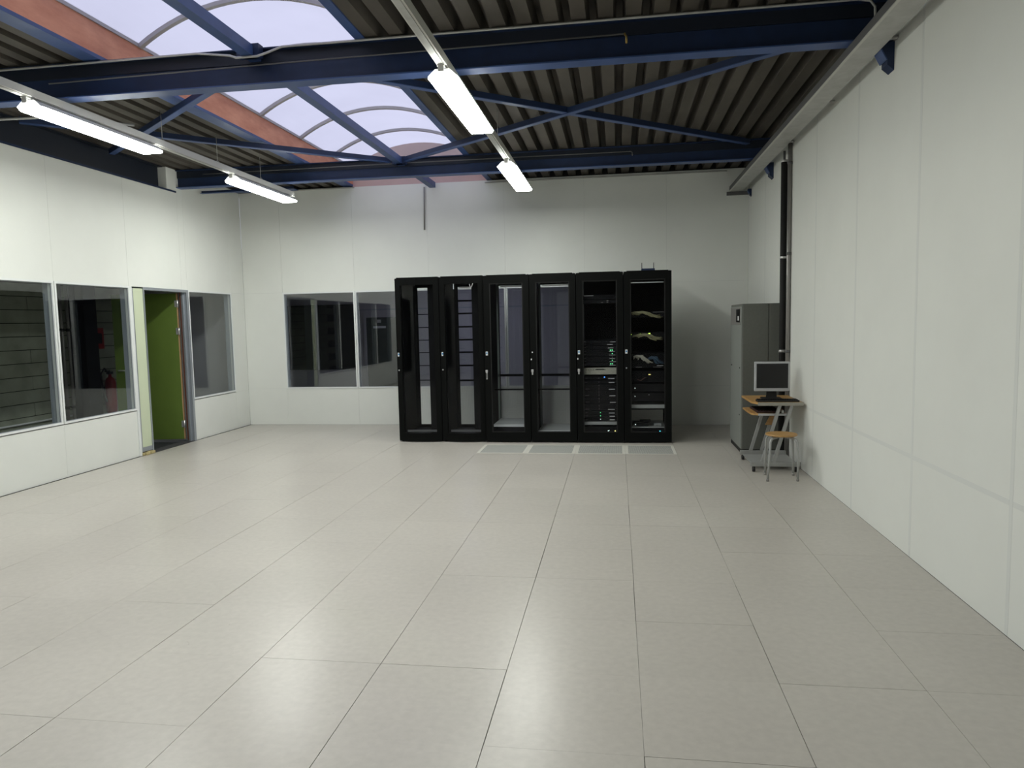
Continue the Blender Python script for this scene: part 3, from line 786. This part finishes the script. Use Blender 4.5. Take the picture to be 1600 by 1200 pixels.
# lower stack
k=0
for (y,u,x0,x1) in ((590.5,1,.10,.18),(596.7,1,.105,.18),(607.5,2,.105,.185),(617.8,2,.115,.19),(628.3,2,.12,.195),(639.5,2,.095,.18),(645.3,1,.105,.18),(650.5,1,.115,.18),(656,1,.115,.18)):
    z=z5(y); h=.043*u
    t=box_unit('server','black server with pale handle, %s from the top of the lower stack'%nums[k],'server',R4,z-.014,z-.014+h,M_server,group='servers of the lower stack')
    B(x0,x1,-.014,-.001,.011,.018).build('handle',M_handle,t)
    for q in range(u):
        xx=-.02; zz=.02+.043*q
        if k<6: B(xx-.004,xx+.004,-.003,0,zz-.004,zz+.004).build('badge',M_pipe,t)
        else: led(t,-.004,zz,[M_green,M_green,M_whitel][k-6],.008)
    B(-.20,-.17 if u==1 else -.15,-.003,0,.016,.021).build('left_latch',M_galvdark,t)
    if k==0: led(t,.052,.032,M_bluel,.012)
    k+=1
x=R4.location.x
t=thing('rack_shelf','pale grey shelf under the servers of the fifth rack','shelf',(x,EY,z5(664)))
B(-.225,.225,0,.003,0,.04).build('front_lip',M_shelf,t); B(-.225,.225,.003,.6,.036,.04).build('shelf_plate',M_shelf,t)
t=box_unit('power_unit','black power unit with white and yellow lights at the bottom of the fifth rack','power unit',R4,z5(681),z5(667),M_server)
led(t,.095,.06,M_whitel,.009); led(t,.108,.064,M_whitel,.006); led(t,.185,.058,M_yellow,.011)

# rightmost rack
x6=R5.location.x
B(-.225,.20,.02,.03,2.045,2.055).build('top_glint_strip',M_handle,R5)  # pale strip standing in for a reflection along the top edge
def cables(label,zc,seed,m,x0,x1,n,group=None,amp=.025):
    random.seed(seed); mb=MB()
    for j in range(n):
        a=x0+random.uniform(0,.10); b=x1-random.uniform(0,.10); z0=zc+random.uniform(-.01,.02); z1=zc+random.uniform(-.03,.01)
        pts=[]
        for q in range(9):
            u=q/8; pts.append((a+(b-a)*u, -.03-.03*math.sin(u*PI)+random.uniform(-.006,.006), z0+(z1-z0)*u+amp*math.sin(u*PI*1.6+random.uniform(-.4,.4))))
        mb.tube(pts,.007,6)
    o=mb.build('cable_bundle',m,None,loc=(x6,EY,0)); tag(o,label,'cables',group,kind='stuff'); return o
t=box_unit('patch_panel','black patch panel behind the topmost beige cables in the rightmost rack','patch panel',R5,z6(494),z6(485),M_server)
B(.07,.21,-.003,0,.058,.068).build('label_strip',M_galvdark,t)
cables('beige patch cables across the topmost patch panel of the rightmost rack',z6(489),1,M_cableb,-.21,.21,12)
t=box_unit('network_switch','black switch with yellow-green lights in the rightmost rack','switch',R5,z6(528),z6(518),M_server)
for xx,zz in ((-.205,.06),(-.09,.066),(-.08,.054),(.015,.068),(.024,.068),(.033,.068),(.005,.055)): led(t,xx,zz,M_yelgreen,.008)
led(t,.03,.068,M_yelgreen,.014)
cables('beige patch cables across the lit switch of the rightmost rack',z6(524),2,M_cableb,-.20,.21,10)
t=box_unit('patch_panel','black patch panel behind the blue and beige cable bundles in the rightmost rack','patch panel',R5,z6(573),z6(550),M_server)
B(.12,.20,-.003,0,.02,.026).build('label_strip',M_white,t); B(-.15,-.07,-.003,0,.004,.009).build('label_strip',M_pipe,t); B(.07,.18,-.003,0,.004,.008).build('label_strip',M_pipe,t)
for zz in (.155,.115): led(t,-.212,zz,M_handle,.008)
cables('thick beige cable bundle on the left of the middle patch panel',z6(558),3,M_beige,-.20,.07,12,amp=.035)
cables('thick blue cable bundle on the right of the middle patch panel',z6(560),4,M_cableblue,.0,.215,12,amp=.03)
t=box_unit('storage_unit','black unit with two yellow lights below the patch panels of the rightmost rack','equipment',R5,z6(596),z6(578),M_server)
led(t,.02,z6(584)-z6(596),M_yellow,.010); led(t,.038,z6(584)-z6(596),M_yellow,.007)
cables('thin reddish cable hanging below the patch panels of the rightmost rack',z6(592),5,M_cabled,-.19,.05,1,amp=-.02)
t=box_unit('server','black server with one white light in the rightmost rack','server',R5,z6(611),z6(599),M_server)
led(t,-.16,z6(605.5)-z6(611),M_whitel,.009)
t=box_unit('server','black server with two white lights above the pale shelf of the rightmost rack','server',R5,z6(626),z6(613),M_server)
led(t,-.16,z6(618.5)-z6(626),M_whitel,.009); led(t,.018,z6(616)-z6(626),M_handle,.009)
for lab,y0,y1 in (('pale grey upper shelf in the rightmost rack','632','637.5'),('pale grey lower shelf carrying small devices in the rightmost rack','667','669')):
    y0=float(y0); y1=float(y1)
    t=thing('rack_shelf',lab,'shelf',(x6,EY,z6(y1)))
    h=z6(y0)-z6(y1); B(-.225,.225,0,.003,0,h).build('front_lip',M_shelf,t); B(-.225,.225,.003,.6,h-.003,h).build('shelf_plate',M_shelf,t)
zsh=z6(667)
t=thing('small_router','small dark device with a white light on the lower shelf of the rightmost rack','router',(x6-.08,EY+.04,zsh+.001))
MB().bbox(-.11,.10,0,.16,0,.05,.01).build('casing',M_server,t); led(t,-.075,.022,M_whitel,.010)
MB().bbox(-.02,.13,.02,.14,.052,.075,.01).build('lid',M_server,t)
t=thing('power_adapter','pale grey box on the lower shelf of the rightmost rack','adapter',(x6+.13,EY+.02,zsh+.001))
MB().bbox(-.045,.045,0,.08,0,.035,.004).build('casing',M_shelf,t); B(-.03,.03,-.002,0,.012,.016).build('seam',M_server,t)
t=box_unit('power_unit','black power unit with a cyan display at the bottom of the rightmost rack','power unit',R5,z6(683),z6(670.5),M_server)
B(.15,.205,-.003,0,.058,.066).build('display',M_cyan,t); B(.15,.165,-.003,0,.068,.078).build('display',M_cyan,t)
# wireless router on top
t=thing('wireless_router','small dark blue wireless router with two antennas on top of the rightmost rack','router',(x6+.015,RY0+.16,2.204))
MB().bbox(-.085,.085,0,.12,0,.03,.006).build('casing',M_navy,t)
for sx in (-.075,.075): MB().tube([(sx,.11,.01),(sx,.112,.11)],[.0055,.004],8).build('antenna',M_rubber,t)

# ------------------------------------------------------------------ grey cooling cabinet
t=thing('cooling_cabinet','tall grey cooling cabinet with dark plinth against the right wall','cabinet',(1.335,6.03,0))
CW=.462; CD=.84; CH=1.74
MB().bbox(0,CW,.012,CD,.055,CH,.004).build('body',M_cabfront,t)
MB().bbox(.004,.283,0,.012,.06,CH-.004,.002).build('front_panel',M_cabfront,t)
MB().bbox(.291,CW-.003,0,.012,.06,CH-.004,.002).build('front_panel',M_cabfront,t)
B(.004,CW,.006,CD-.01,0,.055).build('plinth',M_rubber,t)
MB().bbox(-.008,0,.03,CD-.02,.06,CH-.03,.002).build('side_panel',mat('lit_grey_side',(.22,.235,.215),rough=.5),t)  # lighter grey than the front, for the light on this face
c=MB().bbox(-.012,-.008,.10,.78,1.50,1.70,.002).build('control_recess',M_pipe,t)
B(-.016,-.012,.12,.36,1.53,1.68).build('display',M_server,c); B(-.018,-.016,.16,.24,1.55,1.60).build('button_pad',M_handle,c)
for (yy,zz) in ((.12,1.0),(.12,.45),(.7,1.0)): MB().tube([(-.014,yy,zz),(-.008,yy,zz)],.008,8).build('screw',M_gap,t)

# ------------------------------------------------------------------ computer trolley
T=thing('computer_trolley','silver grey computer trolley with beech top on castors by the right wall','trolley',(1.28,5.05,0))
tp=MB(); zt=.700
tp.prism([(.045,-.02),(.49,-.02),(.49,.68),(-.0,.68),(0,.10)],'z',zt,zt+.020); tp.build('top_board',M_wood,T)
MB().box(.045,.49,-.026,-.0201,zt-.012,zt+.021).box(.484,.4905,-.02,.68,zt-.012,zt-.0001).build('front_band',M_woodedge,T)
kb=MB()
kb.prism([(.06,.04),(.34,.04),(.34,.60),(.0,.60),(-.005,.30),(.0,.11),(.02,.07)],'z',.580,.598); kb.build('keyboard_shelf',M_wood,T)
MB().box(.06,.34,.033,.0399,.578,.600).build('shelf_band',M_bezel,T)
for yy,lab in ((.0,'n'),(.65,'f')):
    MB().bbox(-.015,.475,yy-.0,yy+.03,.055,.105,.004).build('base_bar',M_trolley,T)
    MB().bar((.10,yy+.015,.105),(.27,yy+.015,.700),.030,.034,up=(0,1,0)).build('leg',M_trolley,T)
    MB().bar((.215,yy+.015,.105),(.385,yy+.015,.700),.030,.034,up=(0,1,0)).build('leg',M_trolley,T)
    for xx in (.015,.425):
        c=MB(); c.tube([(xx-.012,yy+.015,.0285),(xx+.014,yy+.015,.0285)],.028,14); c.build('castor_wheel',M_rubber,T)
        MB().box(xx-.006,xx+.006,yy-.004,yy+.034,.035,.055).build('castor_fork',M_rubber,T)
MB().box(.0,.46,.12,.56,.070,.080).build('lower_plate',M_trolley,T)
MB().prism([(.24,.40),(.34,.40),(.34,.52),(.30,.52)],'y',.60,.615).build('rear_gusset',M_wood,T)
MB().bar((.30,.03,.62),(.30,.65,.62),.02,.03).build('cross_rail',M_trolley,T)
# monitor
mo=thing('monitor','silver framed flat monitor with a black screen standing on the trolley','monitor',(1.520,5.32,zt+.0205))
mo.rotation_euler=(0,0,math.radians(-3))
z0=.085
MB().bbox(-.178,.178,-.012,.03,z0,z0+.312,.006).build('bezel',M_bezel,mo)
B(-.157,.157,-.0145,-.0122,z0+.035,z0+.292).build('screen',M_screen,mo)
MB().bbox(-.12,.12,.03,.055,z0+.04,z0+.27,.01).build('back_shell',M_bezel,mo)
MB().prism([(-.055,0.012),(.055,.012),(.04,z0+.10),(-.04,z0+.10)],'y',.032,.05).build('neck',M_rubber,mo)
MB().bbox(-.10,.10,-.06,.14,0,.014,.005).build('foot',M_rubber,mo)
# keyboard on the top
kbd=thing('keyboard','black keyboard lying on the trolley top in front of the monitor','keyboard',(1.535,5.13,zt+.0205))
MB().bbox(-.205,.205,-.065,.065,0,.018,.005).build('case',M_rubber,kbd)
kk=MB()
for r in range(5):
    for q in range(17): kk.box(-.195+.023*q,-.177+.023*q,-.052+.021*r,-.036+.021*r,.018,.024)
kk.build('keys',M_server,kbd)
# dark bag-like laptop sleeve on the pull-out shelf
s=thing('dark_keyboard','dark maroon keyboard with a mouse beside it lying on the pull-out shelf','keyboard',(1.455,5.35,.5985))
MB().bbox(-.12,.155,-.20,.20,0,.022,.006).build('case',mat('maroon_plastic',(.03,.012,.014),rough=.4),s)
kk=MB()
for r in range(8):
    for q in range(9): kk.box(-.105+.028*q,-.083+.028*q,-.185+.046*r,-.150+.046*r,.022,.028)
kk.build('keys',M_server,s)
# stool
st=thing('stool','small round beech stool with four silver tube legs, in front of the trolley','stool',(1.500,4.765,0))
MB().lathe([(.130,0),(.146,.004),(.150,.012),(.146,.020),(.130,.022)],(0,0,.425),40).build('seat',M_wood,st)
for (fx,fy) in ((-.155,-.15),(.127,-.135),(-.122,.145),(.146,.128)):
    L_=math.hypot(fx,fy); ux,uy=fx/L_,fy/L_
    MB().tube([(ux*.045,uy*.045,.414),(ux*.13,uy*.13,.412),(ux*.162,uy*.162,.400),(ux*.178,uy*.178,.375),(ux*.19,uy*.19,.20),(fx,fy,.014)],.0115,10).build('leg',M_silver if False else M_trolley,st)
    MB().lathe([(.012,0),(.014,.004),(.014,.014),(.012,.022)],(fx,fy,0),10).build('foot_cap',M_pipe,st)
MB().lathe([(.05,0),(.05,.006)],(0,0,.4185),16).build('seat_plate',M_trolley,st)

# ------------------------------------------------------------------ corridor behind the left partition
cw=sempty('wall_outer','grey-green plank wall of the corridor behind the left windows','wall')
XO=-8.05
B(XO-.2,XO-.02,-9.2,8.4,-.3,ZD).build('joint_backing',M_gap,cw)
random.seed(3)
zz=[-.30]
while zz[-1]<3.6: zz.append(zz[-1]+.182)
pl=None
for k,z in enumerate(zz[:-1]):
    off=0 if k%2 else -1.1
    y=.2+off
    while y<8.35:
        y1=min(y+2.4,8.40); jx=random.uniform(-.004,.004)
        if y1>1.0: MB().box(XO-.02+jx,XO+jx,y+.004,y1-.004,z+.005,z+.177).build('plank',M_block,cw)
        y=y1
B(XO-.02,XO,-9.2,-.9,-.3,ZD).build('plank_field',M_block,cw)
t=thing('steel_column','black steel column standing in the corridor behind the window by the green panel','column',(-7.86,7.10,-.30))
B(-.12,-.105,-.13,.13,.001,4.03).build('flange',M_gap,t); B(.105,.12,-.13,.13,.001,4.03).build('flange',M_gap,t); B(-.105,.105,-.006,.006,.001,4.03).build('web',M_gap,t)
for xx,yy,lab in ((-7.80,6.72,'grey vertical pipe left of the black corridor column'),(-7.80,6.60,'second grey vertical pipe left of the black corridor column')):
    t=thing('corridor_pipe',lab,'pipe',(xx,yy,-.30)); MB().tube([(0,0,.001),(0,0,3.9)],.022,10).build('pipe_run',M_pipe,t)
    for z in (.8,1.9,2.6): MB().lathe([(.03,-.02),(.03,.02)],(0,0,z),10).box(-.22,.0,-.01,.01,z-.01,z+.01).build('clip',M_gap,t)
o=MB().bbox(XO+.006,XO+.09,7.42,7.64,1.30,1.62,.005).build('alarm_box',M_red); tag(o,'red alarm box on the corridor planks above the extinguisher','box')
B(XO+.09,XO+.094,7.47,7.59,1.38,1.54).build('cover',M_gap,o)
t=thing('fire_extinguisher','red fire extinguisher with a black hose hanging on the corridor wall','extinguisher',(XO+.13,7.66,.30))
MB().lathe([(.06,0),(.075,.015),(.078,.10),(.078,.46),(.06,.53),(.025,.56),(.022,.60)],(0,0,0),18).build('cylinder',M_red,t)
MB().box(-.02,.02,-.05,.05,.60,.64).box(-.012,.012,-.10,.0,.64,.66).build('valve',M_rubber,t)
MB().tube([(0,-.04,.63),(.02,-.14,.70),(.02,-.22,.62),(.02,-.20,.40),(.02,-.12,.18)],.012,8).build('hose',M_rubber,t)
B(-.128,-.08,-.03,.03,.25,.40).build('wall_bracket',M_gap,t)
tag(MB().tube([(XO+.03,3.6,.345),(XO+.03,7.0,.345)],.014,8).build('wall_conduit',M_white),'white conduit low on the corridor plank wall','conduit')
B(XO-.2,XL-.125,YB+.01,YB+.11,-.3,ZD).build('wall_corridor_end',M_backwall); struct(bpy.data.objects['wall_corridor_end'])
stag(bpy.data.objects['wall_corridor_end'],'grey end wall of the corridor','wall')
stag(B(XO-.2,XL-.13,YF-.2,YF-.1,-.3,ZD).build('wall_corridor_front',M_backwall),'grey front end wall of the corridor','wall')

# ------------------------------------------------------------------ room behind the back windows
YR=13.0
bw=sempty('wall_far','lavender grey far wall of the room behind the back windows','wall')
B(-5.85,3.2,YR,YR+.15,-.3,2.75).build('wall_face',M_backwall,bw); B(-8.2,-5.85,YR,YR+.15,-.3,.58).build('wall_face',M_backwall,bw); B(-8.2,-5.85,YR,YR+.15,2.05,2.75).build('wall_face',M_backwall,bw)
B(-8.2,-5.85,YR+.1,YR+.12,.58,2.05).build('dark_opening',M_darkglass,bw)
B(-6.85,-6.80,YR-.01,YR+.1,.58,2.05).build('mullion',M_reveal,bw)
B(-5.85,3.2,YR-.012,YR,1.90,1.93).build('wall_rail',M_reveal,bw)
d=sempty('door_2','dark green door with a small white sign in the room behind the back windows','door')
B(-5.62,-4.62,YR-.03,YR-.0015,-.3,1.74).build('leaf',M_doordark,d)
fr=MB(); frame_rect(fr,-5.68,-4.56,-.30,1.80,YR-.04,YR-.0015,.06,.06,.001,.06); fr.build('door_frame',M_backwall,d)
B(-5.46,-5.17,YR-.036,YR-.031,1.50,1.55).build('sign',M_white,d); B(-5.37,-5.28,YR-.036,YR-.031,1.62,1.69).build('sign_mark',M_handle,d)
stag(B(-8.3,3.3,YB+.13,YR+.2,2.75,2.85).build('ceiling_far',M_backwall),'pale ceiling of the room behind the back windows','ceiling')
stag(B(-8.35,-8.2,YB+.13,YR+.15,-.3,2.8).build('wall_far_left',M_backwall),'left side wall of the room behind the back windows','wall')
stag(B(3.2,3.3,YB+.13,YR+.15,-.3,2.8).build('wall_far_right',M_backwall),'right side wall of the room behind the back windows','wall')
stag(B(1.92,3.3,YB+.13,YB+.2,-.3,2.8).build('trim_2',M_backwall),'wall return right of the back wall','trim')
lp=thing('added_fill_lamp','unseen fill lamp added to brighten the room behind the back windows','lamp',(-3.2,11.2,2.70))  # added light source, out of view, lifts the brightness behind the back windows
MB().bbox(-.6,.6,-.1,.1,.0,.045,.005).build('casing',M_reflector,lp)
B(-.56,.56,-.07,.07,-.012,-.001).build('diffuser',emit_mat('fill_diffuser',(.80,.78,1.0),36),lp)
